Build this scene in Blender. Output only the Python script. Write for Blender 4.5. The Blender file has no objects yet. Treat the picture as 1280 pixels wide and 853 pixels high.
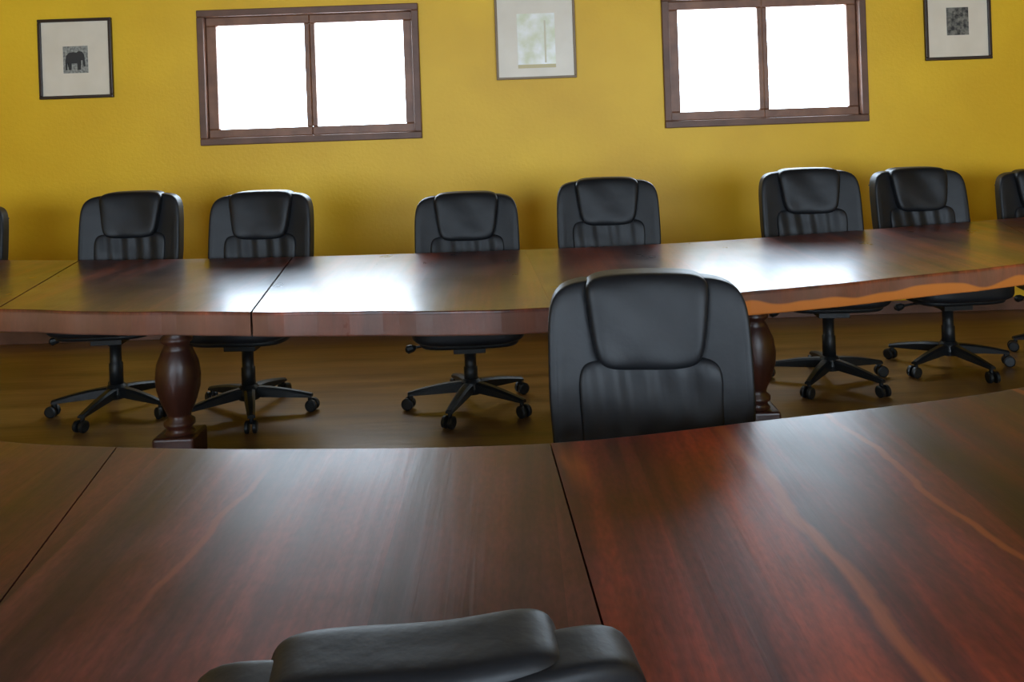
import bpy, bmesh, math, random
from mathutils import Vector, Matrix
random.seed(4)
scene = bpy.context.scene
try:
    scene.view_settings.view_transform = 'Standard'
except Exception:
    pass
COL = scene.collection

# ---------------------------------------------------------------- helpers
def obj_from_bm(bm, name, mat=None, smooth=False, parent=None):
    me = bpy.data.meshes.new(name)
    bmesh.ops.recalc_face_normals(bm, faces=bm.faces)
    bm.to_mesh(me); bm.free()
    if smooth:
        for p in me.polygons: p.use_smooth = True
    if mat: me.materials.append(mat)
    o = bpy.data.objects.new(name, me)
    COL.objects.link(o)
    if parent: o.parent = parent
    return o

def empty(name, loc=(0,0,0)):
    e = bpy.data.objects.new(name, None)
    e.location = loc; e.empty_display_size = 0.1
    COL.objects.link(e)
    return e

def add_box(bm, x0,x1,y0,y1,z0,z1):
    vs = [bm.verts.new((x,y,z)) for z in (z0,z1) for y in (y0,y1) for x in (x0,x1)]
    for f in ((0,1,3,2),(4,6,7,5),(0,4,5,1),(2,3,7,6),(0,2,6,4),(1,5,7,3)):
        bm.faces.new([vs[i] for i in f])

def add_tube(bm, pts, radii, seg=16, cap=True):
    rings = []
    n = len(pts)
    for i,p in enumerate(pts):
        p = Vector(p)
        a = Vector(pts[max(i-1,0)]); b = Vector(pts[min(i+1,n-1)])
        t = (b-a).normalized()
        up = Vector((0,0,1)) if abs(t.z) < 0.9 else Vector((1,0,0))
        u = t.cross(up).normalized(); w = t.cross(u)
        r = radii[i] if hasattr(radii,'__len__') else radii
        rings.append([bm.verts.new(p + u*math.cos(2*math.pi*k/seg)*r + w*math.sin(2*math.pi*k/seg)*r) for k in range(seg)])
    for i in range(n-1):
        for k in range(seg):
            bm.faces.new((rings[i][k], rings[i][(k+1)%seg], rings[i+1][(k+1)%seg], rings[i+1][k]))
    if cap:
        bm.faces.new(rings[0]); bm.faces.new(rings[-1])

def add_lathe(bm, prof, cx, cy, seg=28):
    rings=[]
    for r,z in prof:
        rings.append([bm.verts.new((cx+r*math.cos(2*math.pi*k/seg), cy+r*math.sin(2*math.pi*k/seg), z)) for k in range(seg)])
    for i in range(len(rings)-1):
        for k in range(seg):
            bm.faces.new((rings[i][k], rings[i][(k+1)%seg], rings[i+1][(k+1)%seg], rings[i+1][k]))
    bm.faces.new(rings[0]); bm.faces.new(rings[-1])

def bevel(o, w, seg=3, angle=35):
    m = o.modifiers.new('bevel','BEVEL'); m.width=w; m.segments=seg
    m.limit_method='ANGLE'; m.angle_limit=math.radians(angle)

def N(nt, typ, **kw):
    n = nt.nodes.new(typ)
    for k,v in kw.items(): setattr(n,k,v)
    return n

def base_mat(name, color, rough=0.5, spec=0.5, metallic=0.0):
    m = bpy.data.materials.new(name); m.use_nodes=True
    b = m.node_tree.nodes['Principled BSDF']
    b.inputs['Base Color'].default_value=(*color,1)
    b.inputs['Roughness'].default_value=rough
    b.inputs['Specular IOR Level'].default_value=spec
    b.inputs['Metallic'].default_value=metallic
    return m

def noise_mat(name, c1, c2, scale=(1,1,1), nscale=3, detail=5, rough=0.5, bump=0.1, bscale=None, spec=0.5, bdist=0.01):
    m = base_mat(name, c1, rough, spec)
    nt=m.node_tree; L=nt.links; b=nt.nodes['Principled BSDF']
    tc=N(nt,'ShaderNodeTexCoord'); mp=N(nt,'ShaderNodeMapping'); mp.inputs['Scale'].default_value=scale
    L.new(tc.outputs['Object'],mp.inputs['Vector'])
    nz=N(nt,'ShaderNodeTexNoise'); nz.inputs['Scale'].default_value=nscale; nz.inputs['Detail'].default_value=detail
    L.new(mp.outputs[0],nz.inputs['Vector'])
    cr=N(nt,'ShaderNodeValToRGB'); cr.color_ramp.elements[0].position=.35; cr.color_ramp.elements[1].position=.65
    cr.color_ramp.elements[0].color=(*c1,1); cr.color_ramp.elements[1].color=(*c2,1)
    L.new(nz.outputs['Fac'],cr.inputs['Fac']); L.new(cr.outputs[0],b.inputs['Base Color'])
    nb=N(nt,'ShaderNodeTexNoise'); nb.inputs['Scale'].default_value=bscale or nscale*6; nb.inputs['Detail'].default_value=4
    L.new(mp.outputs[0],nb.inputs['Vector'])
    bp=N(nt,'ShaderNodeBump'); bp.inputs['Strength'].default_value=bump; bp.inputs['Distance'].default_value=bdist
    L.new(nb.outputs['Fac'],bp.inputs['Height']); L.new(bp.outputs[0],b.inputs['Normal'])
    return m

# ---------------------------------------------------------------- materials
M_wall = noise_mat('yellow_plaster',(.72,.415,.010),(.84,.515,.016),nscale=1.1,detail=7,rough=.48,bump=.15,bscale=40,spec=.4)
M_ceil = noise_mat('ceiling_boards',(.20,.15,.10),(.28,.21,.14),scale=(1,8,1),nscale=1.5,rough=.7,bump=.05)
M_floor = noise_mat('polished_floor',(.10,.048,.013),(.20,.10,.028),scale=(.5,4,1),nscale=2.2,detail=8,rough=.30,bump=.10,bscale=9,spec=.5)
M_leather = noise_mat('black_leather',(.0045,.0050,.0065),(.009,.0098,.012),nscale=6,rough=.46,bump=.22,bscale=18,spec=.26,bdist=.008)
M_plastic = base_mat('black_plastic',(.005,.006,.007),.45,.3)
M_frame = noise_mat('window_wood',(.15,.060,.030),(.23,.10,.05),scale=(1,1,1),nscale=8,rough=.45,bump=.1)
M_casing = noise_mat('casing_wood_dark',(.10,.044,.025),(.15,.065,.038),nscale=8,rough=.5,bump=.1)
M_pframe = base_mat('picture_frame_dark',(.02,.008,.006),.35)
M_pframe2 = base_mat('picture_frame_brown',(.20,.13,.06),.4)
M_mat = noise_mat('mat_board',(.70,.62,.50),(.76,.68,.56),nscale=5,rough=.3,bump=0.02)
M_ink = base_mat('print_ink',(.02,.02,.022),.5)
M_paper = noise_mat('print_paper_grey',(.14,.14,.13),(.36,.36,.32),nscale=70,detail=3,rough=.5,bump=0.0)
M_leg = noise_mat('turned_leg_wood',(.028,.009,.006),(.060,.018,.011),scale=(1,1,.3),nscale=9,rough=.35,bump=.1)

def wood(name, dark, mid, light, streaks=(), sapedge=None, seed=0.0, rough=.32, coat=.3, edge=(.17,.085,.06), spec=.36):
    m = base_mat(name, mid, rough)
    nt=m.node_tree; L=nt.links; b=nt.nodes['Principled BSDF']
    tc=N(nt,'ShaderNodeTexCoord'); sep=N(nt,'ShaderNodeSeparateXYZ'); L.new(tc.outputs['Object'],sep.inputs[0])
    def noise(sc,ns,det,dist=0.0,off=0):
        mp=N(nt,'ShaderNodeMapping'); mp.inputs['Scale'].default_value=sc; mp.inputs['Location'].default_value=(seed+off,seed*1.7+off,0)
        L.new(tc.outputs['Object'],mp.inputs['Vector'])
        nz=N(nt,'ShaderNodeTexNoise'); nz.inputs['Scale'].default_value=ns; nz.inputs['Detail'].default_value=det
        nz.inputs['Distortion'].default_value=dist
        L.new(mp.outputs[0],nz.inputs['Vector']); return nz
    def math_(op,a,bv=None,clamp=False,c=None):
        n=N(nt,'ShaderNodeMath',operation=op); n.use_clamp=clamp
        for i,v in enumerate((a,bv,c)):
            if v is None: continue
            if isinstance(v,(int,float)): n.inputs[i].default_value=v
            else: L.new(v,n.inputs[i])
        return n.outputs[0]
    def mix(f,a,c,blend='MIX'):
        n=N(nt,'ShaderNodeMix',data_type='RGBA',blend_type=blend)
        if isinstance(f,(int,float)): n.inputs[0].default_value=f
        else: L.new(f,n.inputs[0])
        for i,v in ((6,a),(7,c)):
            if isinstance(v,tuple): n.inputs[i].default_value=(*v,1)
            else: L.new(v,n.inputs[i])
        return n.outputs[2]
    def grey(v):
        comb=N(nt,'ShaderNodeCombineColor')
        for i in range(3): L.new(v,comb.inputs[i])
        return comb.outputs[0]
    big=noise((4.2,.30,1),1.5,4,.2)
    cr=N(nt,'ShaderNodeValToRGB'); e=cr.color_ramp.elements
    e[0].position=.38; e[0].color=(*dark,1); e[1].position=.62; e[1].color=(*light,1)
    k=e.new(.5); k.color=(*mid,1)
    L.new(big.outputs['Fac'],cr.inputs['Fac'])
    grain=noise((26,1.3,5),1.6,7,.3)
    col=mix(.8,cr.outputs[0],grey(math_('MULTIPLY_ADD',grain.outputs['Fac'],1.6,c=.20)),'MULTIPLY')
    # individual boards, each a slightly different tone
    fl=math_('FLOOR',math_('MULTIPLY',math_('ADD',sep.outputs['X'],seed),3.7))
    wn=N(nt,'ShaderNodeTexWhiteNoise',noise_dimensions='1D'); L.new(fl,wn.inputs['W'])
    col=mix(.8,col,grey(math_('MULTIPLY_ADD',wn.outputs['Value'],.8,c=.62)),'MULTIPLY')
    blot=noise((1.2,1.0,1),5,7)
    col=mix(.75,col,grey(math_('MULTIPLY_ADD',blot.outputs['Fac'],1.7,c=.15)),'MULTIPLY')
    fine=noise((3,1,1),45,3)
    col=mix(.7,col,grey(math_('MULTIPLY_ADD',fine.outputs['Fac'],1.5,c=.25)),'MULTIPLY')
    wob=noise((.6,2.2,0),2.0,4)
    wv=math_('MULTIPLY',math_('SUBTRACT',wob.outputs['Fac'],.5),.07)
    for (x0,y0,k_,w,c,y1,y2) in streaks:
        ln=math_('MULTIPLY_ADD',sep.outputs['Y'],k_,c=x0-k_*y0)
        d=math_('ABSOLUTE',math_('ADD',math_('SUBTRACT',sep.outputs['X'],ln),wv))
        mk=math_('SUBTRACT',1.0,math_('DIVIDE',d,w),True)
        mk=math_('MULTIPLY',mk,1.7,True)
        f1=math_('MULTIPLY',math_('SUBTRACT',sep.outputs['Y'],y1),8,True)
        f2=math_('MULTIPLY',math_('SUBTRACT',y2,sep.outputs['Y']),8,True)
        mk=math_('MULTIPLY',mk,math_('MULTIPLY',f1,f2))
        mk=math_('MULTIPLY',mk,math_('MULTIPLY',grain.outputs['Fac'],1.5,True),True)
        col=mix(mk,col,c)
    mke=math_('MULTIPLY',math_('SUBTRACT',.7525,sep.outputs['Z']),150,True)
    col=mix(math_('MULTIPLY',mke,math_('MULTIPLY_ADD',blot.outputs['Fac'],1.0,c=.1),True),col,edge)
    if sapedge:
        en=noise((1.6,1.6,0),1.2,2)
        lim=math_('MULTIPLY_ADD',en.outputs['Fac'],.20,c=.612)
        mk=math_('MULTIPLY',math_('SUBTRACT',lim,sep.outputs['Z']),120,True)
        mk2=math_('LESS_THAN',sep.outputs['Z'],.748)
        mk3=math_('MULTIPLY',math_('SUBTRACT',sep.outputs['X'],.55),6,True)
        col=mix(math_('MULTIPLY',math_('MULTIPLY',mk,mk3),mk2),col,sapedge)
    L.new(col,b.inputs['Base Color'])
    r=math_('MULTIPLY_ADD',blot.outputs['Fac'],.24,c=rough-.12)
    L.new(r,b.inputs['Roughness'])
    b.inputs['Specular IOR Level'].default_value=spec
    b.inputs['Coat Weight'].default_value=coat
    b.inputs['Coat Roughness'].default_value=.22
    b.inputs['Coat IOR'].default_value=1.5
    bp=N(nt,'ShaderNodeBump'); bp.inputs['Strength'].default_value=.18; bp.inputs['Distance'].default_value=.004
    L.new(grain.outputs['Fac'],bp.inputs['Height']); L.new(bp.outputs[0],b.inputs['Normal'])
    return m

ORG=(.30,.068,.016)
W_grey = wood('rosewood_grey',(.038,.012,.011),(.095,.022,.016),(.155,.033,.020),
              streaks=[(-.52,1.6,.10,.009,(.24,.06,.03),1.2,1.8)],seed=1.3,coat=.10,rough=.35,spec=.28)
W_red = wood('rosewood_red',(.028,.007,.006),(.105,.015,.009),(.25,.036,.011),
             streaks=[(.425,1.86,-.06,.017,ORG,.8,2.05),(.68,1.86,-.08,.010,ORG,.8,2.1),(.10,1.74,.0,.028,ORG,1.58,1.84),
                      (1.2,1.86,-.2,.014,ORG,.8,2.5)],seed=4.1,coat=.03,rough=.35,spec=.26)
W_far = wood('rosewood_far',(.045,.012,.009),(.095,.022,.013),(.17,.038,.018),
             streaks=[(-.45,4.2,.05,.05,(.25,.05,.02),3.9,4.6)],seed=7.7,coat=.6)
W_farR = wood('rosewood_far_sap',(.045,.012,.009),(.10,.022,.012),(.19,.040,.016),
             streaks=[(.75,3.6,.3,.04,(.25,.05,.015),3.0,4.3)],sapedge=(.48,.15,.03),seed=2.2,coat=.6)

# ---------------------------------------------------------------- room
X0,X1,YS,YN,ZC = -5.2,5.6,-2.8,6.1,3.1
T=.2
def wall_holes(name, a0,a1, y0,y1, holes):
    xs=sorted({a0,a1,*[h[0] for h in holes],*[h[1] for h in holes]})
    zs=sorted({0,ZC,*[h[2] for h in holes],*[h[3] for h in holes]})
    bm=bmesh.new()
    for i in range(len(xs)-1):
        for j in range(len(zs)-1):
            cx=(xs[i]+xs[i+1])/2; cz=(zs[j]+zs[j+1])/2
            if any(h[0]<cx<h[1] and h[2]<cz<h[3] for h in holes): continue
            add_box(bm,xs[i],xs[i+1],y0,y1,zs[j],zs[j+1])
    bmesh.ops.remove_doubles(bm,verts=bm.verts,dist=1e-5)
    seen={}
    bm.verts.index_update()
    for f in list(bm.faces):
        k=tuple(sorted(v.index for v in f.verts)); seen.setdefault(k,[]).append(f)
    kill=[f for fs in seen.values() if len(fs)>1 for f in fs]
    if kill: bmesh.ops.delete(bm,geom=kill,context='FACES_ONLY')
    return obj_from_bm(bm,name,M_wall)

WL=(-2.14,-.62,1.32,2.25)
WR=(1.05,2.45,1.33,2.25)
WS1=(-4.0,-.6,.7,2.5); WS2=(.6,4.4,.7,2.5)
wall_holes('wall_north',X0-T,X1+T,YN,YN+T,[WL,WR])
wall_holes('wall_south',X0-T,X1+T,YS-T,YS,[WS1,WS2])
for nm,a,b_ in (('wall_west',X0-T,X0),('wall_east',X1,X1+T)):
    bm=bmesh.new(); add_box(bm,a,b_,YS,YN,0,ZC); obj_from_bm(bm,nm,M_wall)
bm=bmesh.new(); add_box(bm,X0-T,X1+T,YS-T,YN+T,-.1,0); obj_from_bm(bm,'floor',M_floor)
bm=bmesh.new(); add_box(bm,X0-T,X1+T,YS-T,YN+T,ZC,ZC+.1); obj_from_bm(bm,'ceiling',M_ceil)
bm=bmesh.new(); add_box(bm,X0,X1,YN-.018,YN,0,.09); o=obj_from_bm(bm,'baseboard_north',M_casing); bevel(o,.004)

M_glass=bpy.data.materials.new('window_glass'); M_glass.use_nodes=True
nt=M_glass.node_tree; nt.nodes.clear()
out=N(nt,'ShaderNodeOutputMaterial'); mx=N(nt,'ShaderNodeMixShader'); mx.inputs[0].default_value=.05
tr=N(nt,'ShaderNodeBsdfTransparent'); gl=N(nt,'ShaderNodeBsdfGlossy'); gl.inputs['Roughness'].default_value=.03
nt.links.new(tr.outputs[0],mx.inputs[1]); nt.links.new(gl.outputs[0],mx.inputs[2]); nt.links.new(mx.outputs[0],out.inputs[0])

def window(name, hole, face, inward, panes=2):
    x0,x1,z0,z1=hole
    e=empty(name,((x0+x1)/2,face,(z0+z1)/2))
    inv=Matrix.Translation(-e.location)
    s=inward
    def bars(nm,xa,xb,za,zb,w,ya,yb,mat,bw=.006,wl=None,wr=None):
        wl=w if wl is None else wl; wr=w if wr is None else wr
        bm=bmesh.new()
        ya,yb=min(ya,yb),max(ya,yb)
        add_box(bm,xa,xb,ya,yb,za,za+w); add_box(bm,xa,xb,ya,yb,zb-w,zb)
        add_box(bm,xa,xa+wl,ya,yb,za+w,zb-w); add_box(bm,xb-wr,xb,ya,yb,za+w,zb-w)
        bm.transform(inv)
        o=obj_from_bm(bm,nm,mat,parent=e); bevel(o,bw,2)
    bars('casing',x0,x1,z0,z1,.048,face+s*.03,face-s*.12,M_casing)
    w=(x1-x0-.096)/panes
    for i in range(panes):
        xa=x0+.048+i*w; xb=xa+w
        bars('sash_%d'%(i+1),xa,xb,z0+.048,z1-.048,.060,face-s*(.02+.012*(i%2)),face-s*.075,M_frame,
             wl=.070 if i==0 else .036, wr=.066 if i==panes-1 else .036)
        bm=bmesh.new(); add_box(bm,xa+.02,xb-.02,face-s*.05-.002,face-s*.05+.002,z0+.08,z1-.08); bm.transform(inv)
        obj_from_bm(bm,'glass_%d'%(i+1),M_glass,parent=e)
    return e
window('window_1',WL,YN,-1); window('window_2',WR,YN,-1)
window('window_3',WS1,YS,1,4); window('window_4',WS2,YS,1,4)

# ---------------------------------------------------------------- pictures
def picture(name, cx, z0, z1, w, fmat, art, fw=.022):
    e=empty(name,(cx,YN,(z0+z1)/2)); h=(z1-z0)
    def lb(nm,xa,xb,za,zb,ya,yb,mat,bw=0):
        bm=bmesh.new(); add_box(bm,xa,xb,ya,yb,za,zb); o=obj_from_bm(bm,nm,mat,parent=e)
        if bw: bevel(o,bw,2)
        return o
    bm=bmesh.new()
    add_box(bm,-w/2,w/2,-.028,-.001,-h/2,-h/2+fw); add_box(bm,-w/2,w/2,-.028,-.001,h/2-fw,h/2)
    add_box(bm,-w/2,-w/2+fw,-.028,-.001,-h/2+fw,h/2-fw); add_box(bm,w/2-fw,w/2,-.028,-.001,-h/2+fw,h/2-fw)
    o=obj_from_bm(bm,'frame',fmat,parent=e); bevel(o,.004,2)
    lb('mat_board',-w/2+fw,w/2-fw,-h/2+fw,h/2-fw,-.014,-.002,M_mat)
    if art=='elephant':
        lb('print',-.085,.085,-.10,.085,-.0160,-.0142,M_paper)
        P=[(-.92,-.9),(-.92,-.1),(-.85,.3),(-.6,.55),(-.2,.6),(.1,.55),(.3,.68),(.62,.62),(.82,.35),(.86,0),(.82,-.45),(.9,-.62),(.78,-.66),(.68,-.42),(.66,-.1),(.5,-.12),(.42,-.2),(.46,-.9),(.18,-.9),(.14,-.35),(-.35,-.35),(-.38,-.9),(-.62,-.9),(-.64,-.3),(-.74,-.25),(-.76,-.9)]
        bm=bmesh.new(); vs=[bm.verts.new((x*.075,-.0175,z*.082-.005)) for x,z in P]; bm.faces.new(vs)
        bmesh.ops.triangulate(bm,faces=bm.faces)
        obj_from_bm(bm,'elephant',M_ink,parent=e)
    elif art=='block':
        lb('print',-.075,.075,-.10,.09,-.0160,-.0142,noise_mat('block_print',(.015,.015,.015),(.2,.19,.16),nscale=38,detail=2,rough=.5,bump=0))
    else:
        m=noise_mat('painted_glass_reflection',(.98,.98,.95),(.74,.76,.55),nscale=11,detail=4,rough=.15,bump=0)  # bright greenery mirrored in the picture glass, painted as a pale colour pattern
        lb('print',-.125,.135,-.20,.15,-.0160,-.0142,m)  # panel that carries the painted glass reflection, no printed landscape
        lb('reflected_trunk',.06,.072,-.19,.10,-.0172,-.0158,base_mat('trunk_reflection_tint',(.62,.57,.40),.4))  # trunk in the mirrored view, a pale painted strip
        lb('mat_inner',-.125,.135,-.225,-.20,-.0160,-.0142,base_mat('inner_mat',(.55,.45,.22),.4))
    return e
picture('framed_elephant_print',-2.98,1.675,2.225,.505,M_pframe,'elephant')
picture('framed_reflection_picture',.18,1.70,2.30,.55,M_pframe2,'reflection',.016)  # middle picture, its glass reflection painted on the panel
picture('framed_block_print',3.08,1.73,2.27,.455,M_pframe,'block')

# ---------------------------------------------------------------- tables
def crom(pts,x):
    if x<=pts[0][0]:
        a,b_=pts[0],pts[1]; return a[1]+(x-a[0])*(b_[1]-a[1])/(b_[0]-a[0])
    if x>=pts[-1][0]:
        a,b_=pts[-2],pts[-1]; return b_[1]+(x-b_[0])*(b_[1]-a[1])/(b_[0]-a[0])
    for i in range(len(pts)-1):
        if pts[i][0]<=x<=pts[i+1][0]:
            p1,p2=pts[i],pts[i+1]; p0=pts[max(i-1,0)]; p3=pts[min(i+2,len(pts)-1)]
            h=p2[0]-p1[0]; t=(x-p1[0])/h
            m1=(p2[1]-p0[1])/max(p2[0]-p0[0],1e-6)*h; m2=(p3[1]-p1[1])/max(p3[0]-p1[0],1e-6)*h
            return (2*t**3-3*t**2+1)*p1[1]+(t**3-2*t**2+t)*m1+(-2*t**3+3*t**2)*p2[1]+(t**3-t**2)*m2
ZT=.76; TH=.090
def table(name, farp, nearp, seams, mats, legs, wob=.006, gap=.0016, gaps=None):
    e=empty(name,(0,0,0))
    for i in range(len(seams)-1):
        (f0,n0),(f1,n1)=seams[i],seams[i+1]
        g0=gap if not gaps else gaps[i]; g1=gap if not gaps else gaps[i+1]; S=18
        top=[]
        for k in range(S+1):
            a,b_=f0+g0,f1-g1
            x=a+(b_-a)*k/S; top.append((x,crom(farp,x)))
        for k in range(S,-1,-1):
            a,b_=n0+g0,n1-g1
            x=a+(b_-a)*k/S
            top.append((x,crom(nearp,x)+wob*math.sin(x*9)+wob*.5*math.sin(x*23)))
        bm=bmesh.new()
        up=[bm.verts.new((x,y,ZT)) for x,y in top]; dn=[bm.verts.new((x,y,ZT-TH)) for x,y in top]
        bm.faces.new(up); bm.faces.new(dn[::-1])
        n=len(top)
        for k in range(n): bm.faces.new((up[k],dn[k],dn[(k+1)%n],up[(k+1)%n]))
        bw=bm.edges.layers.float.new('bevel_weight_edge')
        for ring in (up,dn):
            for k in list(range(0,S))+list(range(S+1,2*S+1)):
                ed=bm.edges.get((ring[k],ring[k+1]))
                if ed: ed[bw]=1.0
        o=obj_from_bm(bm,'tabletop_section_%d'%(i+1),mats[i],parent=e)
        m=o.modifiers.new('bevel','BEVEL'); m.width=.007; m.segments=3; m.limit_method='WEIGHT'
    prof=[(.075,.0),(.078,.02),(.078,.10),(.060,.12),(.05,.135),(.066,.15),(.066,.165),(.048,.18),(.052,.20),(.075,.25),(.092,.31),(.096,.36),(.088,.42),(.065,.475),(.05,.50),(.068,.515),(.068,.53),(.05,.545),(.06,.56),(.085,.58),(.085,ZT-TH)]
    for j,(lx,ly) in enumerate(legs):
        bm=bmesh.new(); add_lathe(bm,prof,lx,ly)
        o=obj_from_bm(bm,'turned_leg_%d'%(j+1),M_leg,smooth=True,parent=e)
        bm=bmesh.new(); add_box(bm,lx-.09,lx+.09,ly-.09,ly+.09,0.0,.115)
        o=obj_from_bm(bm,'leg_block_%d'%(j+1),M_leg,parent=e); bevel(o,.012,3)
        bm=bmesh.new(); add_box(bm,lx-.06,lx+.06,ly-.34,ly+.34,ZT-TH-.04,ZT-TH)
        o=obj_from_bm(bm,'bearer_%d'%(j+1),M_leg,parent=e); bevel(o,.008,2)
    return e
farF=[(-4.3,5.3),(-3.3,4.98),(-2.33,4.73),(-1.156,4.58),(.04,4.55),(.9,4.60),(1.9,4.84),(3.0,5.15),(4.3,5.6)]
farN=[(-3.4,3.95),(-2.03,3.46),(-.98,3.24),(.12,3.13),(.84,3.28),(2.1,3.67),(3.3,4.2)]
table('conference_table',farF,farN,[(-4.2,-3.3),(-2.33,-2.04),(-1.156,-.977),(.04,.12),(2.75,2.35),(4.3,3.3)],
      [W_far,W_far,W_far,W_farR,W_farR],[(-3.3,4.35),(-1.5,3.88),(1.04,3.95),(2.9,4.45)],
      gaps=[.002,.004,.004,.0003,.0015,.001])
nearF=[(-2.2,2.35),(-1.165,1.97),(-.872,1.905),(-.5,1.86),(.055,1.84),(.5,1.925),(1.19,2.095),(2.3,2.6)]
nearN=[(-2.0,1.35),(-.75,1.02),(.1,.99),(.8,1.01),(1.9,1.35)]
table('conference_table',nearF,nearN,[(-2.1,-1.85),(-.872,-.72),(.055,.108),(1.9,1.7)],
      [W_grey,W_grey,W_red],[(-1.35,1.55),(-.75,1.42),(1.15,1.5)],wob=.003)

# ---------------------------------------------------------------- chair
def cushion(name, half, center, n=5, cuts=15, shape=None, post=None):
    bm=bmesh.new(); bmesh.ops.create_cube(bm,size=2)
    bmesh.ops.subdivide_edges(bm,edges=bm.edges[:],cuts=cuts,use_grid_fill=True)
    for v in bm.verts:
        p=v.co; l=(abs(p.x)**n+abs(p.y)**n+abs(p.z)**n)**(1/n)
        q=p/l
        if shape: q=shape(q)
        c=Vector((q.x*half[0]+center[0],q.y*half[1]+center[1],q.z*half[2]+center[2]))
        if post: c=post(c)
        v.co=c
    return bm

def bend(c):
    return Vector((c.x, c.y+.15*(c.z-.46)+.10*max(0,.6-c.z)**1.2-.055*(c.x/.265)**2, c.z))

def build_chair_meshes():
    parts={}
    def sh_body(q):
        x=q.x*(1-.07*max(0,-q.z)-.03*max(0,q.z)**3); z=q.z-.035*abs(q.x)**4*max(0,q.z)
        return Vector((x,q.y,z))
    bm=cushion('b',(.265,.052,.300),(0,.255,.735),n=9,cuts=26,shape=sh_body,post=bend)
    parts['back_shell']=(bm,M_leather,True)
    def sh_head(q):
        w=1-.20*((1-q.z)/2)**1.3
        return Vector((q.x*w,q.y*(1-.10*q.z)+.03*math.sin(q.x*5+q.z*3),q.z-.05*(1-q.x**2)*(1 if q.z<0 else -.5)))
    bm=cushion('h',(.168,.072,.118),(0,.230,.930),n=6.5,cuts=26,shape=sh_head,post=bend)
    parts['headrest']=(bm,M_leather,True)
    def sh_pan(q):
        w=1-.08*(-q.z+1)/2
        y=q.y
        if q.y<0:
            y-= .11*math.cos(q.x*15+q.z*1.5)*max(0,min(1,.55+q.z*.6))*(1-abs(q.x)**4) + .05*math.sin(q.z*7+q.x*2)
        return Vector((q.x*w,y,q.z))
    bm=cushion('p',(.190,.042,.185),(0,.230,.650),n=8,cuts=34,shape=sh_pan,post=bend)
    parts['lumbar_panel']=(bm,M_leather,True)
    bm=bmesh.new()
    for s in (-1,1):
        b2=cushion('s',(.050,.040,.272),(s*.205,.244,.730),n=5,cuts=16,post=bend)
        me=bpy.data.meshes.new('tmp'); b2.to_mesh(me); b2.free(); bm.from_mesh(me); bpy.data.meshes.remove(me)
    parts['side_bolsters']=(bm,M_leather,True)
    bm=bmesh.new()
    for s in (-1,1):
        pts=[bend(Vector((s*(.178-.02*(1-t)),.3075,.50+.44*t))) for t in [i/10 for i in range(11)]]
        add_tube(bm,pts,.0045,8)
    pts=[bend(Vector((-.25+.50*i/16,.3075,.955+.012*math.sin(i/16*math.pi)))) for i in range(17)]
    add_tube(bm,pts,.0045,8)
    parts['piping']=(bm,M_leather,True)
    def sh_seat(q):
        z=q.z
        if q.z>0: z+= .18*(q.x**2) - .10*(1-q.y**2)
        z-= .35*max(0,-q.y-.5)**1.5
        return Vector((q.x*(1-.06*q.y),q.y,z))
    bm=cushion('seat',(.262,.25,.062),(0,-.01,.445),n=4,cuts=18,shape=sh_seat)
    parts['seat_cushion']=(bm,M_leather,True)
    bm=cushion('pan',(.235,.215,.03),(0,0,.392),n=5,cuts=10)
    parts['seat_pan']=(bm,M_plastic,True)
    bm=bmesh.new()
    add_box(bm,-.075,.075,-.11,.13,.325,.372)
    pts=[(0,.10,.345),(0,.22,.345),(0,.29,.38),(0,.315,.45),(0,.325,.58)]
    for a,b_ in zip(pts[:-1],pts[1:]):
        add_tube(bm,[(-.03,a[1],a[2]),(-.03,b_[1],b_[2])],.014,8); add_tube(bm,[(.03,a[1],a[2]),(.03,b_[1],b_[2])],.014,8)
    add_tube(bm,[(-.07,-.03,.35),(-.20,-.03,.352),(-.265,-.035,.345)],[.006,.006,.006],8)
    add_tube(bm,[(-.255,-.035,.346),(-.27,-.037,.344),(-.295,-.04,.338),(-.305,-.04,.336)],[.008,.018,.020,.010],10)
    parts['tilt_mechanism']=(bm,M_plastic,False)
    bm=bmesh.new(); add_lathe(bm,[(.033,.12),(.033,.22),(.028,.225),(.028,.30),(.036,.305),(.04,.335)],0,0,20)
    parts['gas_lift']=(bm,M_plastic,True)
    bm=bmesh.new()
    add_lathe(bm,[(.03,.065),(.05,.07),(.055,.095),(.05,.125),(.038,.14)],0,0,20)
    for k in range(5):
        a=2*math.pi*k/5+math.pi/2+.3
        ca,sa=math.cos(a),math.sin(a)
        prev=None
        for i in range(9):
            t=i/8; r=.03+.275*t
            zt=.128-.045*t**1.6; zb=.082-.015*t; w=.027-.010*t
            ring=[]
            for (wx,z) in ((-w,zb),(w,zb),(w,zt-.008),(w*.5,zt),(-w*.5,zt),(-w,zt-.008)):
                ring.append(bm.verts.new((ca*r-sa*wx,sa*r+ca*wx,z)))
            if prev:
                for j in range(6): bm.faces.new((prev[j],prev[(j+1)%6],ring[(j+1)%6],ring[j]))
            else: bm.faces.new(ring)
            prev=ring
        bm.faces.new(prev)
    parts['star_base']=(bm,M_plastic,False)
    bm=bmesh.new()
    for k in range(5):
        a=2*math.pi*k/5+math.pi/2+.3; ca,sa=math.cos(a),math.sin(a); r=.292
        c=Vector((ca*r,sa*r,0)); yaw=k*1.3
        ax=Vector((math.cos(yaw),math.sin(yaw),0)); off=Vector((-ax.y,ax.x,0))*.012
        add_tube(bm,[c+Vector((0,0,.04)),c+Vector((0,0,.075))],.010,10)
        for s in (-1,1):
            cc=c+off+Vector((0,0,.029))
            add_tube(bm,[cc+ax*s*.008,cc+ax*s*.011,cc+ax*s*.024,cc+ax*s*.028],[.024,.029,.029,.022],20)
    parts['castors']=(bm,M_plastic,False)
    out={}
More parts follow.
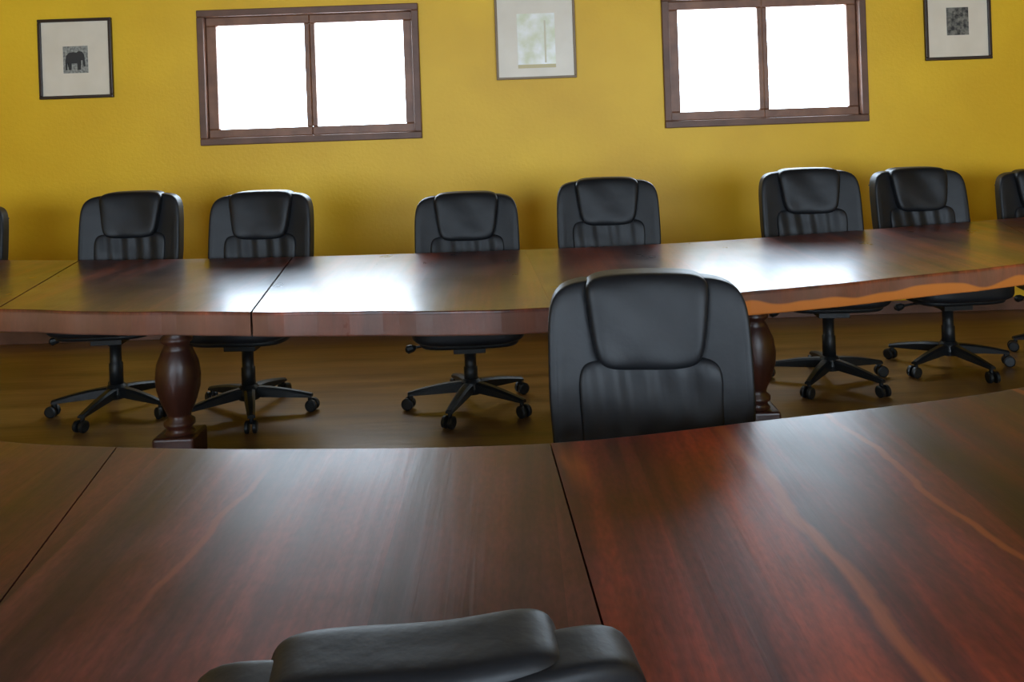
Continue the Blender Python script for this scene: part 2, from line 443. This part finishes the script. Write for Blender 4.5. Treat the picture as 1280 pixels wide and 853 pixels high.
    for k,(bm,mat,sm) in parts.items():
        me=bpy.data.meshes.new(k); bmesh.ops.recalc_face_normals(bm,faces=bm.faces); bm.to_mesh(me); bm.free()
        if sm:
            for p in me.polygons: p.use_smooth=True
        me.materials.append(mat); out[k]=me
    return out
CH=build_chair_meshes()
def chair(x,y,yaw=0,dz=0,s=1,spin=0):
    e=empty('office_chair',(x,y,0)); e.rotation_euler=(0,0,math.radians(yaw)); e.scale=(s,s,s)
    for k,me in CH.items():
        o=bpy.data.objects.new(k,me); COL.objects.link(o); o.parent=e
        if k in('star_base','castors'): o.rotation_euler=(0,0,math.radians(spin))
        elif k=='gas_lift': o.scale=(1,1,(.335+dz)/.335)
        else: o.location=(0,0,dz)
    return e
chair(-2.08,4.56,2,.035,1.02,10)
chair(-1.37,4.46,-3,0,1.04,40)
chair(-.25,4.43,2,-.04,1.04,0)
chair(.48,4.43,-2,.03,1.02,20)
chair(1.61,4.62,-3,.03,1.02,55)
chair(2.33,4.82,3,.0,1.02,30)
chair(3.13,5.04,-8,-.03,1.0,0)
chair(-3.16,4.80,6,0,1,25)
chair(.325,2.08,-3,-.04,1,15)
chair(-.145,1.14,187,-.018,.90,10)

# ---------------------------------------------------------------- light
w=bpy.data.worlds.new('sky'); scene.world=w; w.use_nodes=True
bg=w.node_tree.nodes['Background']; bg.inputs[0].default_value=(.70,.85,1,1); bg.inputs[1].default_value=19.5
def portal(name,hole,y,rx):
    l=bpy.data.lights.new(name,'AREA'); l.shape='RECTANGLE'; l.size=hole[1]-hole[0]; l.size_y=hole[3]-hole[2]
    l.cycles.is_portal=True
    o=bpy.data.objects.new(name,l); o.location=((hole[0]+hole[1])/2,y,(hole[2]+hole[3])/2); o.rotation_euler=(rx,0,0); COL.objects.link(o)
portal('daylight_portal',WL,YN+.19,-math.pi/2)
portal('daylight_portal',WR,YN+.19,-math.pi/2)
portal('daylight_portal',WS1,YS-.19,math.pi/2)
portal('daylight_portal',WS2,YS-.19,math.pi/2)

# ---------------------------------------------------------------- camera
cam=bpy.data.cameras.new('camera'); co=bpy.data.objects.new('camera',cam); COL.objects.link(co)
cam.sensor_width=36; cam.lens=36*1108/1280; cam.shift_y=-278.5/1280; cam.clip_start=.02
co.matrix_world=Matrix.Translation((0,0,1.435))@Matrix.Rotation(math.pi/2,4,'X')@Matrix.Rotation(math.radians(-2),4,'Z')
scene.camera=co
